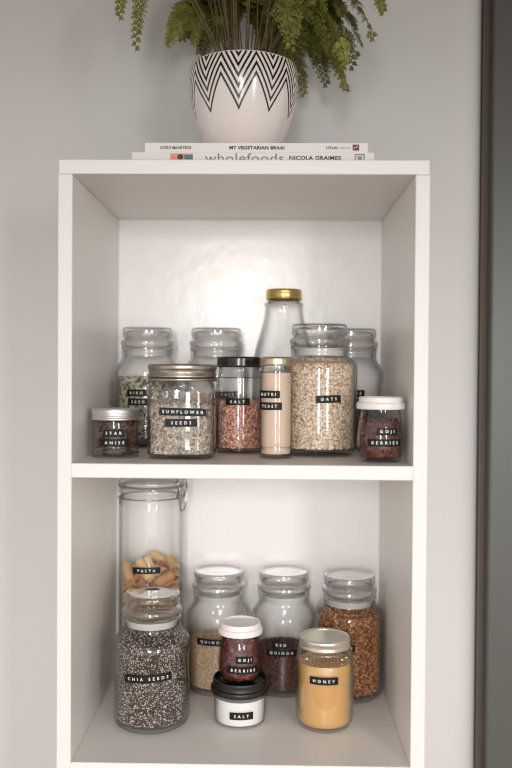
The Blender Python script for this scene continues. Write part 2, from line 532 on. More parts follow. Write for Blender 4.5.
def stopper_jar(x, y, z, label, wide=1.0, body=BODY, seal_mat='seal'):
    t = thing('glass_jar', (x, y, z), label, 'jar')
    _, inn = jar_shell('jar_body', [(r if r < 0.036 or zz < 0.004 else 0.036+(r-0.036)*(1+(wide-1)*5), zz) for r, zz in body], 0.0032, 0.0075, M['glass'], t)
    lid = lathe('stopper', LID, M['glass_lid'], t, sharp=40)
    # hollow inside of the stopper
    bm = bmesh.new(); bm.from_mesh(lid.data)
    V, F = lathe_data(LID_IN, 64)
    vs = [bm.verts.new(v) for v in V]
    for f in F: bm.faces.new([vs[i] for i in reversed(f)])
    bm.normal_update()
    bm.to_mesh(lid.data); bm.free()
    # outward shell / inward cavity
    me = lid.data
    me.polygons.foreach_set('use_smooth', [True]*len(me.polygons))
    me.set_sharp_from_angle(angle=R(40))
    lathe('seal', SEAL, M[seal_mat], t)
    return t, inn

JR = 0.0443
# -- lower shelf, front left
jar, INN = stopper_jar(-0.1148, 0.112, Z_LOW, 'stoppered glass jar full of speckled chia seeds, front left of the lower shelf', 1.055)
strip(jar, 'CHIA SEEDS', 0.060, 0.0462, 1.5, 0.0700, h=0.0095, tilt=3, size=0.0052)
chia = grains_mat('chia_grains', [(0, (58, 48, 44)), (0.45, (96, 82, 76)), (0.68, (122, 106, 98)), (0.76, (208, 196, 184)), (1, (238, 228, 216))], 0.45)
dark_core = pbr('dark_seed_core', (72, 60, 56), 0.8)
fill('chia_seeds', INN, jar.location, 0.1075, dark_core, 'black and white speckled chia seeds filling the front left jar', 'seeds', (0.0012, 0.0010, 0.0009), 15000, chia, 11, base=OCT_V, faces=OCT_F, topcount=1500)

# -- lower shelf, back row
jar, INN = stopper_jar(-0.0385, 0.231, Z_LOW, 'stoppered glass jar half full of pale quinoa, behind the stacked goji jar')
strip(jar, 'QUINOA', 0.044, 0.0448, -8.5, 0.0752, h=0.0090, tilt=0)
quin = grains_mat('quinoa_grains', [(0, (206, 178, 142)), (0.5, (230, 206, 174)), (1, (246, 230, 206))], 0.6)
pale_core = pbr('pale_grain_core', (190, 158, 120), 0.8)
fill('quinoa', INN, jar.location, 0.0675, pale_core, 'pale beige quinoa grains in the jar behind the goji berries', 'grain', (0.0011, 0.0010, 0.0008), 7000, quin, 12, base=OCT_V, faces=OCT_F, topcount=1500)

jar, INN = stopper_jar(0.0520, 0.232, Z_LOW, 'stoppered glass jar with dark red quinoa, behind and left of the honey')
strip(jar, 'RED', 0.0235, 0.0448, -5.2, 0.0727, h=0.0088)
strip(jar, 'QUINOA', 0.042, 0.0448, -4.4, 0.0618, h=0.0088)
rq = grains_mat('red_quinoa_grains', [(0, (76, 48, 40)), (0.5, (110, 74, 62)), (1, (156, 114, 98))], 0.55)
rq_core = pbr('red_quinoa_core', (64, 34, 28), 0.8)
fill('red_quinoa', INN, jar.location, 0.0565, rq_core, 'dark reddish brown quinoa grains in the middle jar of the back row', 'grain', (0.0011, 0.0010, 0.0008), 6000, rq, 13, base=OCT_V, faces=OCT_F, topcount=1500)

jar, INN = stopper_jar(0.1414, 0.214, Z_LOW, 'stoppered glass jar filled with orange brown lentils, back right corner of the lower shelf', 1.03, BODY_SQ)
strip(jar, 'LENTILS', 0.040, 0.0466, -20.0, 0.0765, h=0.0088)
lent = grains_mat('lentil_grains', [(0, (134, 84, 44)), (0.4, (176, 116, 66)), (0.8, (208, 150, 96)), (1, (236, 192, 140))], 0.5)
lent_core = pbr('lentil_core', (120, 66, 34), 0.8)
fill('lentils', INN, jar.location, 0.1165, lent_core, 'orange brown split lentils filling the jar behind the honey', 'lentils', (0.0021, 0.0018, 0.0012), 5500, lent, 14, base=OCT_V, faces=OCT_F, topcount=500)

# -- upper shelf
jar, INN = stopper_jar(-0.1396, 0.231, Z_MID, 'stoppered glass jar of mixed pale and black seeds, back left corner of the upper shelf')
strip(jar, 'BIRD', 0.028, 0.0451, -11, 0.0738, h=0.0092)
strip(jar, 'SEED', 0.030, 0.0451, -8, 0.0617, h=0.0092)
mixs = grains_mat('mixed_seeds', [(0, (70, 62, 52)), (0.2, (104, 94, 80)), (0.26, (184, 180, 154)), (0.6, (212, 208, 186)), (0.9, (230, 224, 206)), (1, (170, 140, 106))], 0.5)
mix_core = pbr('mixed_seed_core', (110, 100, 82), 0.8)
fill('seed_mix', INN, jar.location, 0.0930, mix_core, 'mix of pale green, cream and black seeds in the back left jar', 'seeds', (0.0036, 0.0020, 0.0011), 2600, mixs, 15, topcount=300, flat=True)

jar, INN = stopper_jar(-0.0445, 0.231, Z_MID, 'stoppered glass jar standing behind the sunflower seeds and the pink salt')
strip(jar, 'SALT', 0.034, 0.0451, 24, 0.0722, h=0.0088)
psalt = grains_mat('pink_salt_grains', [(0, (188, 112, 90)), (0.35, (218, 150, 128)), (0.65, (236, 190, 170)), (1, (250, 228, 216))], 0.35, 0.6)
psalt_core = pbr('pink_salt_core', (176, 104, 88), 0.7)
fill('salt_crystals', INN, jar.location, 0.0700, psalt_core, 'coarse salmon coloured salt in the jar behind the sunflower seeds', 'salt', (0.0021, 0.0017, 0.0014), 3000, psalt, 16, base=OCT_V, faces=OCT_F, topcount=500)

jar, INN = stopper_jar(0.1420, 0.231, Z_MID, 'stoppered glass jar in the back right corner of the upper shelf, behind the goji berries')
strip(jar, 'RICE', 0.026, 0.0451, 2.5, 0.0752, h=0.0092)
dk = grains_mat('dark_grains', [(0, (52, 34, 26)), (0.6, (92, 62, 48)), (1, (140, 104, 84))], 0.5)
dk_core = pbr('dark_grain_core', (58, 40, 32), 0.8)
fill('dark_rice', INN, jar.location, 0.0660, dk_core, 'dark brown grains low in the back right jar of the upper shelf', 'grain', (0.0026, 0.0011, 0.0011), 3500, dk, 17, base=OCT_V, faces=OCT_F, topcount=500)

jar, INN = stopper_jar(0.0922, 0.120, Z_MID, 'large stoppered glass jar filled to the neck with rolled oats', 1.055, BODY_SQ)
strip(jar, 'OATS', 0.031, 0.0477, 11.0, 0.0710, h=0.0090, tilt=2)
oats = grains_mat('oat_flakes', [(0, (160, 124, 92)), (0.25, (208, 180, 150)), (0.6, (238, 220, 198)), (1, (250, 240, 226))], 0.7)
oat_core = pbr('oat_core', (196, 162, 126), 0.9)
fill('rolled_oats', INN, jar.location, 0.1190, oat_core, 'pale beige rolled oats filling the large jar of the upper shelf', 'oats', (0.0019, 0.0014, 0.0005), 13000, oats, 18, topcount=500, flat=True)

# ------------------------------------------------------------------ square jar with a screw band: sunflower seeds
SQX, SQY = 0.0402, 0.0368
def sq(th, r, z):
    """rounded square section on the body, round at the neck"""
    b = min(1.0, max(0.0, (0.0885 - z)/0.010))
    b = b*b*(3-2*b)
    nx = abs(math.sin(th)); ny = abs(math.cos(th))
    p = 3.4
    k = (nx**p + (ny*SQX/SQY)**p)**(-1/p)
    return r*(1-b + b*k)
jar = thing('glass_jar', (-0.0739, 0.0700, Z_MID), 'squarish glass jar of sunflower seeds with a ridged tin screw lid', 'jar')
prof = crom([(0, 0.0020), (0.028, 0.0015), (0.0330, 0.0, 1), (0.0375, 0.0015), (0.0398, 0.0060), (0.0402, 0.0130), (0.0402, 0.070), (0.0402, 0.0790), (0.0396, 0.0850), (0.0375, 0.0895), (0.0365, 0.0920), (0.0365, 0.1000)], 4)
_, inn_sq = jar_shell('jar_body', prof, 0.0022, 0.0050, M['glass_green'], jar, seg=96, fn=sq)
lathe('screw_lid', crom([(0.0375, 0.0915, 1), (0.0402, 0.0915, 1), (0.0409, 0.0925), (0.0409, 0.0945), (0.0396, 0.0958), (0.0396, 0.0975), (0.0406, 0.0985), (0.0408, 0.0965), (0.0396, 0.1020), (0.0398, 0.1040),
      (0.0408, 0.1055), (0.0411, 0.1085), (0.0405, 0.1108), (0.0385, 0.1118), (0.0355, 0.1112), (0.034, 0.1104), (0, 0.1104), (0, 0.1092), (0.0372, 0.1092), (0.0374, 0.0915, 1)], 3), M['tin'], jar, seg=96)
strip(jar, 'SUNFLOWER', 0.0545, 1, 0, 0.0563, h=0.0090, flat_y=-SQY-0.0001, x0=0.0045, size=0.0050, tilt=-1.2, spacing=1.9)
strip(jar, 'SEEDS', 0.0370, 1, 0, 0.0438, h=0.0090, flat_y=-SQY-0.0001, x0=0.0028, size=0.0050, tilt=0.5)
sf = grains_mat('sunflower_kernels', [(0, (104, 88, 74)), (0.35, (158, 142, 124)), (0.7, (200, 186, 168)), (1, (232, 222, 208))], 0.55)
sf_core = pbr('sunflower_core', (96, 84, 70), 0.9)
fill('sunflower_seeds', inn_sq, jar.location, 0.0640, sf_core, 'greyish beige shelled sunflower seeds in the squarish jar', 'seeds', (0.0035, 0.0012, 0.0009), 6200, sf, 21, fn=sq, topcount=450, seg=96, depth=1.8)

# ------------------------------------------------------------------ pink salt jar with a black lid
jar = thing('glass_jar', (-0.0085, 0.1400, Z_MID), 'round glass jar of coarse pink salt with a glossy black lid', 'jar')
prof = crom([(0, 0.0020), (0.021, 0.0015), (0.0245, 0.0, 1), (0.0280, 0.0018), (0.0293, 0.0060), (0.0295, 0.0120), (0.0295, 0.0880), (0.0292, 0.0950), (0.0278, 0.0965), (0.0262, 0.1030), (0.0260, 0.1060), (0.0268, 0.1075), (0.0260, 0.1100), (0.0258, 0.1160)], 4)
_, inn = jar_shell('jar_body', prof, 0.0017, 0.0050, M['glass_green'], jar)
lathe('lid', crom([(0.0272, 0.1090, 1), (0.0290, 0.1090), (0.0295, 0.1100), (0.0290, 0.1112), (0.0290, 0.1190), (0.0284, 0.1213), (0.0262, 0.1222), (0.0250, 0.1212), (0, 0.1212), (0, 0.1200), (0.0268, 0.1198), (0.0271, 0.1090, 1)], 3), M['black_lid'], jar)
strip(jar, 'SALT', 0.0310, 0.0296, -2, 0.0657, h=0.0088)
fill('pink_salt', inn, jar.location, 0.0640, psalt_core, 'coarse pink salt crystals in the black lidded jar', 'salt', (0.0024, 0.0019, 0.0016), 2300, psalt, 22, base=OCT_V, faces=OCT_F, topcount=300)

# ------------------------------------------------------------------ slim yeast bottle
jar = thing('glass_jar', (0.0382, 0.0750, Z_MID), 'slim cylindrical glass jar of yeast powder with a pale gold lid', 'jar')
prof = crom([(0, 0.0015), (0.0150, 0.0010), (0.0170, 0.0, 1), (0.0190, 0.0012), (0.0196, 0.0035), (0.0196, 0.0120), (0.0189, 0.0145), (0.0196, 0.0170), (0.0196, 0.0960), (0.0192, 0.1020), (0.0180, 0.1055), (0.0172, 0.1080), (0.0172, 0.1160)], 4)
_, inn = jar_shell('jar_body', prof, 0.0014, 0.0035, M['glass'], jar, seg=48)
lathe('lid', crom([(0.0182, 0.1105, 1), (0.0197, 0.1105), (0.0201, 0.1113), (0.0198, 0.1124), (0.0197, 0.1175), (0.0192, 0.1200), (0.0176, 0.1212), (0.0166, 0.1204), (0, 0.1204), (0, 0.1193), (0.0180, 0.1190), (0.0181, 0.1105, 1)], 3), M['pale_gold'], jar, seg=48)
strip(jar, 'NUTRI', 0.0300, 0.0197, -31, 0.0766, h=0.0090, size=0.0050, spacing=1.6)
strip(jar, 'YEAST', 0.0315, 0.0197, -26, 0.0627, h=0.0090, size=0.0050, spacing=1.6)
fill('yeast_powder', inn, jar.location, 0.1030, M['yeast'], 'pinkish beige yeast powder in the slim jar', 'yeast', mound=0.001)

# ------------------------------------------------------------------ swing-necked bottle with a gold lid
b = thing('glass_bottle', (0.0491, 0.2300, Z_MID), 'empty clear glass bottle with a gold lid, behind the oats', 'bottle')
prof = crom([(0, 0.0040), (0.030, 0.0020), (0.0360, 0.0, 1), (0.0415, 0.0020), (0.0432, 0.0080), (0.0435, 0.0200), (0.0435, 0.0980), (0.0425, 0.1130), (0.0400, 0.1290), (0.0368, 0.1430), (0.0325, 0.1580), (0.0285, 0.1730), (0.0262, 0.1860), (0.0258, 0.1930),
             (0.0270, 0.1950), (0.0270, 0.1975), (0.0240, 0.1995), (0.0225, 0.2010), (0.0225, 0.2110)], 4)
jar_shell('bottle_body', prof, 0.0022, 0.0060, M['glass_green'], b)
lathe('lid', crom([(0.0232, 0.2030, 1), (0.0246, 0.2030), (0.0249, 0.2042), (0.0244, 0.2055), (0.0244, 0.2130), (0.0238, 0.2155), (0.0220, 0.2165), (0, 0.2160), (0, 0.2148), (0.0230, 0.2140), (0.0231, 0.2030, 1)], 3), M['gold'], b)

# ------------------------------------------------------------------ star anise jar
jar = thing('glass_jar', (-0.1551, 0.0760, Z_MID), 'small squat glass jar of star anise with a silver screw lid', 'jar')
prof = crom([(0, 0.0030), (0.022, 0.0020), (0.0250, 0.0, 1), (0.0270, 0.0012), (0.0276, 0.0035), (0.0276, 0.0400), (0.0272, 0.0425), (0.0262, 0.0440), (0.0258, 0.0460), (0.0258, 0.0520)], 4)
_, inn = jar_shell('jar_body', prof, 0.0013, 0.0045, M['glass_green'], jar)
lathe('lid', crom([(0.0268, 0.0448, 1), (0.0284, 0.0448), (0.0287, 0.0458), (0.0284, 0.0470), (0.0279, 0.0485), (0.0283, 0.0505), (0.0285, 0.0555), (0.0280, 0.0572), (0.0265, 0.0578), (0, 0.0578), (0, 0.0566), (0.0266, 0.0560), (0.0267, 0.0448, 1)], 3), M['alu'], jar)
strip(jar, 'STAR', 0.0250, 0.0277, 6, 0.0300, h=0.0088)
strip(jar, 'ANISE', 0.0345, 0.0277, 8, 0.0187, h=0.0088)

ANISE = '''-103,-123,22,0,611,-792,0;86,135,22,996,0,0,-88;-99,121,22,959,0,0,283;68,-145,47,929,-63,117,-345;-142,-66,68,7,517,-856,16;10,157,67,134,0,0,991;43,151,112,553,0,0,833;149,-43,62,168,955,-204,-134;159,3,93,170,952,-216,-132;-79,135,134,238,686,541,425;70,144,156,739,0,0,674;-145,-57,112,130,-4,17,991;-49,-52,158,20,987,161,-3;-195,96,137,706,295,644,-21;9,-159,117,5,239,-971,20;83,137,201,0,-761,-649,0;-125,-25,201,292,-6,-20,-956;7,158,246,102,0,0,995;157,-27,152,179,932,-290,-118;155,40,240,160,-985,51,48;9,158,290,0,-171,-985,0;14,-156,196,44,-852,494,170;-152,50,249,19,-350,-936,-5;142,-69,251,717,98,142,-675;-155,31,294,519,-8,18,-854;-74,-141,312,613,209,-393,-653;-13,155,335,971,0,0,240;204,63,365,622,146,683,354;-148,50,361,555,118,35,-823;39,-153,271,284,87,182,-937;-148,-64,376,463,358,455,-671;30,-153,395,590,-511,400,-479;98,135,378,207,824,-237,-471;147,-46,371,257,-688,-500,-458;137,-78,403,844,501,-160,-104;-42,150,408,961,-75,137,227'''
PASTA = '''-179,46,69,525,629,323,474;38,-243,69,682,707,-5,-188;256,122,69,693,706,-45,139;110,86,118,508,790,214,-267;-123,187,139,47,-227,-837,-496;-13,-251,208,246,-239,665,663;268,-172,128,536,656,-528,58;32,229,69,124,-404,-580,-696;-209,-238,69,201,370,-603,-678;-167,-100,117,107,-531,241,805;127,-210,192,516,548,-486,444;62,311,207,159,708,25,688;-114,-316,305,105,732,-605,-294;241,55,218,293,550,553,553;-285,138,206,693,-580,412,116;-1,68,209,645,-614,-285,-355;-216,-117,269,525,364,-749,175;209,132,337,848,395,-346,74;326,51,373,365,905,-172,135;21,276,341,615,554,505,245;-147,-195,365,738,353,-565,-112;-4,97,386,4,363,320,875;-213,-5,439,318,-70,762,560;290,-158,352,366,820,-441,2;158,-284,392,429,635,-631,-125;120,293,459,51,728,-229,644;-310,67,345,163,-18,711,683;-109,194,412,762,84,134,628;-152,-200,505,140,335,675,642;70,-77,405,206,857,-151,448;-31,-325,541,905,-15,-423,-54;252,32,533,725,553,348,217;-279,150,484,409,-95,717,556;118,-37,540,245,246,-481,-805;190,253,586,623,614,445,192;-189,168,605,229,-175,-631,-720;210,-39,649,659,713,238,36;-53,227,629,162,-168,703,672;-313,-48,618,364,-220,-598,-679;107,-226,558,87,642,-507,-569;57,245,713,491,825,-78,269;-209,-84,757,288,496,452,683;-66,-89,632,540,311,-687,-374;256,186,720,595,589,540,-84;-205,242,755,178,-543,-285,-770;-130,119,779,407,284,674,548;0,-253,700,110,-368,377,843;323,-100,828,230,-956,-143,-112;112,38,795,647,211,-727,-94;-106,220,913,176,-586,380,693;33,-321,837,871,123,-457,-135;180,-169,778,376,741,119,543;46,257,872,533,725,423,109;-203,-249,820,673,-24,-534,-511;70,-200,905,362,538,-479,-593;209,130,930,691,43,-634,346;-210,126,916,732,547,197,357;-247,-38,909,442,192,-725,-491;251,-7,945,475,717,-480,-173;-43,248,1035,551,708,265,354;187,255,1038,556,637,129,518;-286,135,1040,543,-291,638,461;62,-311,1045,615,469,-504,-385;139,-117,1018,496,199,-776,-335;-113,214,1167,75,-130,-556,-818;-247,-198,1007,597,-107,-595,-528;-240,-208,1149,757,-306,-522,-246;108,41,1101,712,604,-141,-329;30,251,1164,245,-334,-644,-644;-265,108,1178,132,-47,698,702;-91,-102,1068,146,-251,557,778;314,51,1159,406,687,-467,382;-23,-254,1189,4,464,-510,-724;191,16,1211,596,702,361,-148;-177,171,1302,593,632,475,153;-215,-120,1284,238,313,800,453;86,-172,1226,51,666,-494,557;121,223,1274,408,278,801,337;201,51,1364,553,648,-105,-514;-243,38,1332,453,578,191,651;-76,-308,1306,349,526,-580,-514;292,-124,1297,602,680,133,-398;-206,133,1436,720,75,689,42;-82,-238,1431,810,422,-3,-408;-245,-69,1435,474,213,-641,-565;172,-148,1397,96,-482,-662,566;161,185,1409,691,119,-581,412;207,-242,1496,483,782,-195,-343;73,331,1398,553,212,90,801;-243,42,1543,655,110,-622,-413;295,114,1494,596,778,183,83;-171,286,1432,172,459,821,294;-41,-121,1532,909,109,-398,-66;34,215,1529,867,345,333,136;-289,-150,1542,422,-375,254,785;101,-31,1561,660,-634,-308,261;25,-187,1639,131,-320,89,934;295,70,1625,559,580,549,-224;-106,225,1594,6,185,-653,-735;71,313,1651,160,847,70,501;-41,-309,1632,114,285,-168,-937'''
def decode(s):
    return [[float(v)/(10000 if i < 3 else 1000) for i, v in enumerate(p.split(','))] for p in s.split(';')]
star_mat = pbr('star_anise_wood', (104, 66, 46), 0.6, bump=0.5, bscale=600, var=0.3, vscale=300)
seed_mat = pbr('anise_seed', (120, 62, 30), 0.25)
def star_mesh():
    """eight boat-shaped pods round a hub, each slit open along its top"""
    V, F = [], []
    for k in range(8):
        a = 2*PI*k/8; L = 0.0096*(0.86+0.14*math.sin(k*2.3))
        c, s = math.cos(a), math.sin(a)
        rows = []
        for t, w_, h_, z_ in ((0.08, 0.0005, 0.0008, 0), (0.35, 0.0016, 0.0019, 0), (0.62, 0.0019, 0.0021, 0.0001), (0.85, 0.0011, 0.0014, 0.0005), (1.0, 0.0002, 0.0003, 0.0012)):
            x = L*t
            ring = [(x, -w_, z_+h_*0.5), (x, -w_*0.9, z_-h_*0.4), (x, 0, z_-h_), (x, w_*0.9, z_-h_*0.4), (x, w_, z_+h_*0.5), (x, w_*0.25, z_-h_*0.1)]
            ids = []
            for px, py, pz in ring:
                ids.append(len(V)); V.append((px*c-py*s, px*s+py*c, pz))
            rows.append(ids)
        for r0, r1 in zip(rows[:-1], rows[1:]):
            for i in range(6):
                F.append((r0[i], r0[(i+1) % 6], r1[(i+1) % 6], r1[i]))
        F.append(tuple(reversed(rows[0]))); F.append(tuple(rows[-1]))
    return V, F
sv, sf_ = star_mesh()
first = None
for (x, y, z, a, b_, c, d) in decode(ANISE):
    if first is None:
        o = link_mesh('star_anise', sv, sf_, star_mat, None, sharp=50); fix_normals(o); first = o
    else:
        o = first.copy(); COL.objects.link(o)
    o.rotation_mode = 'QUATERNION'; o.rotation_quaternion = (a, b_, c, d)
    o.location = Vector((x, y, z+0.0050)) + jar.location
    tag(o, 'brown dried star anise pod inside the small silver lidded jar', 'spice', 'star anise pods in the small jar')

# ------------------------------------------------------------------ goji jars: tulip glass with white lid
GOJI = crom([(0, 0.0025), (0.0165, 0.0018), (0.0195, 0.0, 1), (0.0225, 0.0015), (0.0248, 0.0060), (0.0268, 0.0150), (0.0275, 0.0230), (0.0272, 0.0310), (0.0258, 0.0420), (0.0240, 0.0520), (0.0230, 0.0580), (0.0228, 0.0610), (0.0236, 0.0640), (0.0236, 0.0665)], 4)
GLID = crom([(0.0242, 0.0612, 1), (0.0272, 0.0612), (0.0279, 0.0622), (0.0279, 0.0668), (0.0272, 0.0684), (0.0256, 0.0690, 1), (0.0253, 0.0738), (0.0246, 0.0750), (0.0232, 0.0750), (0.0222, 0.0738), (0.0218, 0.0726), (0, 0.0722), (0, 0.0706), (0.0240, 0.0700), (0.0241, 0.0612, 1)], 3)
goji = grains_mat('goji_skins', [(0, (58, 26, 24)), (0.5, (90, 42, 37)), (0.85, (120, 62, 52)), (1, (150, 88, 72))], 0.42)
goji_core = pbr('goji_core', (62, 20, 18), 0.7)
def goji_jar(loc, label, flabel, top, rows, seed):
    t = thing('glass_jar', loc, label, 'jar')
    _, inn = jar_shell('jar_body', GOJI, 0.0014, 0.0045, M['glass_green'], t)
    lathe('lid', GLID, M['white_lid'], t)
    for (tx, wd, az, z, tl) in rows:
        strip(t, tx, wd, radius_at(GOJI, z)+0.0004, az, z, h=0.0084, size=0.0048, tilt=tl)
    fill('goji_berries', inn, t.location, top, goji_core, flabel, 'berries', (0.0050, 0.0024, 0.0020), 1000, goji, seed, topcount=130, jit=0.3)
    return t
goji_jar((0.1597, 0.0460, Z_MID), 'small tulip shaped glass jar of goji berries with a white lid, on the upper shelf', 'dark red dried goji berries in the jar on the upper shelf', 0.0445,
         [('GOJI', 0.0240, 9, 0.0362, 0), ('BERRIES', 0.0410, 4, 0.0238, 0)], 31)

# ------------------------------------------------------------------ salt tub with the second goji jar on top
TX, TY = -0.0044, 0.1190
tub = thing('storage_tub', (TX, TY, Z_LOW), 'low clear tub of white salt under a black lid, carrying the goji berry jar', 'tub')
prof = crom([(0, 0.0015), (0.0250, 0.0010), (0.0285, 0.0, 1), (0.0305, 0.0015), (0.0318, 0.0060), (0.0330, 0.0300), (0.0334, 0.0355, 1), (0.0358, 0.0362), (0.0360, 0.0378), (0.0345, 0.0390)], 4)
_, inn = jar_shell('tub_body', prof, 0.0011, 0.0030, M['glass'], tub)
lathe('lid', crom([(0.0335, 0.0395, 1), (0.0360, 0.0395), (0.0368, 0.0405), (0.0369, 0.0440), (0.0360, 0.0460), (0.0345, 0.0468, 1), (0.0340, 0.0500), (0.0340, 0.0545), (0.0332, 0.0560), (0.0322, 0.0552), (0.0318, 0.0515), (0.0305, 0.0503), (0, 0.0503),
      (0, 0.0480), (0.0325, 0.0478), (0.0334, 0.0395, 1)], 3), M['black_soft'], tub)
strip(tub, 'SALT', 0.0295, radius_at(prof, 0.018)+0.0006, 5.5, 0.0182, h=0.0088)
fill('white_salt', inn, tub.location, 0.0335, M['salt_white'], 'fine white salt in the low tub', 'salt', mound=0.001)
goji_jar((TX, TY, Z_LOW+0.0505), 'tulip shaped glass jar packed with goji berries, white lidded, standing on the salt tub', 'dark red dried goji berries in the jar on the salt tub', 0.0600,
         [('GOJI', 0.0225, 14, 0.0342, -2), ('BERRIES', 0.0420, 10, 0.0218, -2)], 32)

# ------------------------------------------------------------------ honey jar
jar = thing('glass_jar', (0.1014, 0.1115, Z_LOW), 'glass jar of creamy amber honey with a champagne coloured metal lid', 'jar')
def honey_fn(th, r, z):
    if 0.0800 < z < 0.0960:
        e = math.sin((z-0.0800)/0.016*PI)
        return r + 0.0024*e*math.sin(22*th + z*520)*math.sin(22*th - z*520)
    return r
prof = crom([(0, 0.0030), (0.024, 0.0020), (0.0280, 0.0, 1), (0.0320, 0.0025), (0.0352, 0.0090), (0.0360, 0.0160), (0.0360, 0.0500), (0.0359, 0.0720), (0.0352, 0.0790), (0.0348, 0.0815), (0.0344, 0.0840), (0.0340, 0.0865), (0.0332, 0.0890), (0.0328, 0.0915), (0.0320, 0.0940), (0.0305, 0.0965), (0.0295, 0.0985), (0.0292, 0.1010)], 4)
V_, inn = jar_shell('jar_body', prof, 0.0018, 0.0050, M['glass_honey'], jar, seg=176, fn=honey_fn)
def lug(th, r, z):
    return r*(1 + (0.012*max(0, math.cos(6*th))**3 if z < 0.1020 and r > 0.030 else 0))
lathe('lid', crom([(0.0302, 0.0990, 1), (0.0316, 0.0990), (0.0322, 0.1000), (0.0316, 0.1015), (0.0315, 0.1060), (0.0316, 0.1085), (0.0308, 0.1108), (0.0292, 0.1115), (0.0275, 0.1106), (0.0250, 0.1098), (0, 0.1098), (0, 0.1086), (0.0300, 0.1084), (0.0301, 0.0990, 1)], 3), M['silver_lid'], jar, seg=96, fn=lug)
strip(jar, 'HONEY', 0.0355, 0.0361, -5, 0.0665, h=0.0090)
fill('honey', inn, jar.location, 0.0810, M['honey'], 'smooth creamy amber honey in its glass jar', 'honey', mound=0.0)

# ------------------------------------------------------------------ tall clip-top jar of pasta
PX, PY = -0.1330, 0.2270
jar = thing('glass_jar', (PX, PY, Z_LOW), 'tall clip-top glass jar of pasta tubes, behind the chia seeds', 'jar')
prof = crom([(0, 0.0030), (0.032, 0.0020), (0.0370, 0.0, 1), (0.0425, 0.0025), (0.0445, 0.0090), (0.0448, 0.0200), (0.0448, 0.2480), (0.0440, 0.2555), (0.0425, 0.2600), (0.0422, 0.2660), (0.0430, 0.2700), (0.0446, 0.2725), (0.0450, 0.2760), (0.0440, 0.2785)], 4)
_, inn = jar_shell('jar_body', prof, 0.0024, 0.0060, M['glass_green'], jar)
lathe('rubber_gasket', [(0.0395, 0.2802), (0.0455, 0.2802), (0.0460, 0.2814), (0.0455, 0.2826), (0.0395, 0.2826), (0.0395, 0.2802)], pbr('grey_gasket', (150, 140, 130), 0.5), jar)
lathe('clip_lid', crom([(0, 0.2870), (0.034, 0.2870), (0.0390, 0.2845), (0.0395, 0.2828, 1), (0.0448, 0.2828, 1), (0.0456, 0.2840), (0.0452, 0.2885), (0.0430, 0.2915), (0.0395, 0.2940), (0.0340, 0.2990), (0.0250, 0.3010), (0, 0.3015)], 3), M['glass'], jar)
# wires: a ring round the neck, a loop over the lid flange and the hanging lever
clip = None
V, F = tube_data([(0.0438*math.sin(2*PI*k/48), -0.0438*math.cos(2*PI*k/48), 0.2665) for k in range(48)], 0.0006, 8, True)
clip = link_mesh('wire_clip', V, F, M['wire'], jar, sharp=None)
az = R(68)
def loc3(rr, side, z):
    """a point near the clip side of the neck: rr outwards, side sideways"""
    return (rr*math.sin(az) + side*math.cos(az), -rr*math.cos(az) + side*math.sin(az), z)
def wire(name, pts, r=0.0009):
    V, F = tube_data(pts, r, 8, False)
    return link_mesh(name, V, F, M['wire'], clip, sharp=None)
wire('lever_wire', [loc3(0.0455, -0.010, 0.2665), loc3(0.0480, -0.011, 0.2780), loc3(0.0490, -0.0115, 0.2850), loc3(0.0505, -0.0105, 0.2780), loc3(0.0500, -0.0085, 0.2650), loc3(0.0492, -0.0070, 0.2530), loc3(0.0490, -0.0030, 0.2485),
                   loc3(0.0490, 0.0030, 0.2485), loc3(0.0492, 0.0070, 0.2530), loc3(0.0500, 0.0085, 0.2650), loc3(0.0505, 0.0105, 0.2780), loc3(0.0490, 0.0115, 0.2850), loc3(0.0480, 0.011, 0.2780), loc3(0.0455, 0.010, 0.2665)], 0.0011)
wire('bail_wire', [loc3(0.0490, -0.0120, 0.2800), loc3(0.0478, -0.012, 0.2900), loc3(0.0455, -0.0100, 0.2925), loc3(0.0450, 0, 0.2930), loc3(0.0455, 0.0100, 0.2925), loc3(0.0478, 0.012, 0.2900), loc3(0.0490, 0.0120, 0.2800)], 0.0011)
for s in (-1, 1):
    V, F = tube_data([loc3(0.0475, s*0.0085 + 0.0022*math.cos(t_*PI/4), 0.2740+0.0028*math.sin(t_*PI/4)) for t_ in range(8)], 0.0008, 6, True)
    link_mesh('wire_coil', V, F, M['wire'], clip, sharp=None)
strip(jar, 'PASTA', 0.0380, 0.0449, 0, 0.1722, h=0.0088, tilt=1)

pasta_mats = [pbr('egg_pasta', (222, 184, 130), 0.5, bump=0.2, bscale=300, var=0.06, vscale=60), pbr('tomato_pasta', (204, 148, 106), 0.5, bump=0.2, bscale=300, var=0.06, vscale=60)]
def pasta_mesh():
    V, F = [], []
    L, ns, seg = 0.031, 7, 24
    rings = []
    for (side, r0) in ((0, 0.0070), (1, 0.0056)):
        for i in range(ns):
            t = i/(ns-1) - 0.5
            zc = t*L; bend = 0.0012*(1-(2*t)**2) - 0.0006
            ids = []
            for k in range(seg):
                th = 2*PI*k/seg
                r = r0 - (0.0004 if (k % 2 and not side) else 0)
                # slant the cut ends
                z = zc + (0.0016*math.sin(th)*(1 if abs(t) > 0.4 else 0))
                ids.append(len(V)); V.append((r*math.cos(th)+bend, r*math.sin(th), z*0.93))
            rings.append(ids)
    def join(a, b, flip):
        for k in range(seg):
            f = (a[k], a[(k+1) % seg], b[(k+1) % seg], b[k])
            F.append(tuple(reversed(f)) if flip else f)
    for i in range(ns-1):
        join(rings[i], rings[i+1], False); join(rings[ns+i], rings[ns+i+1], True)
    join(rings[0], rings[ns], True); join(rings[ns-1], rings[2*ns-1], False)
    return V, F
pv, pf = pasta_mesh()
protos = []
rr_ = random.Random(4)
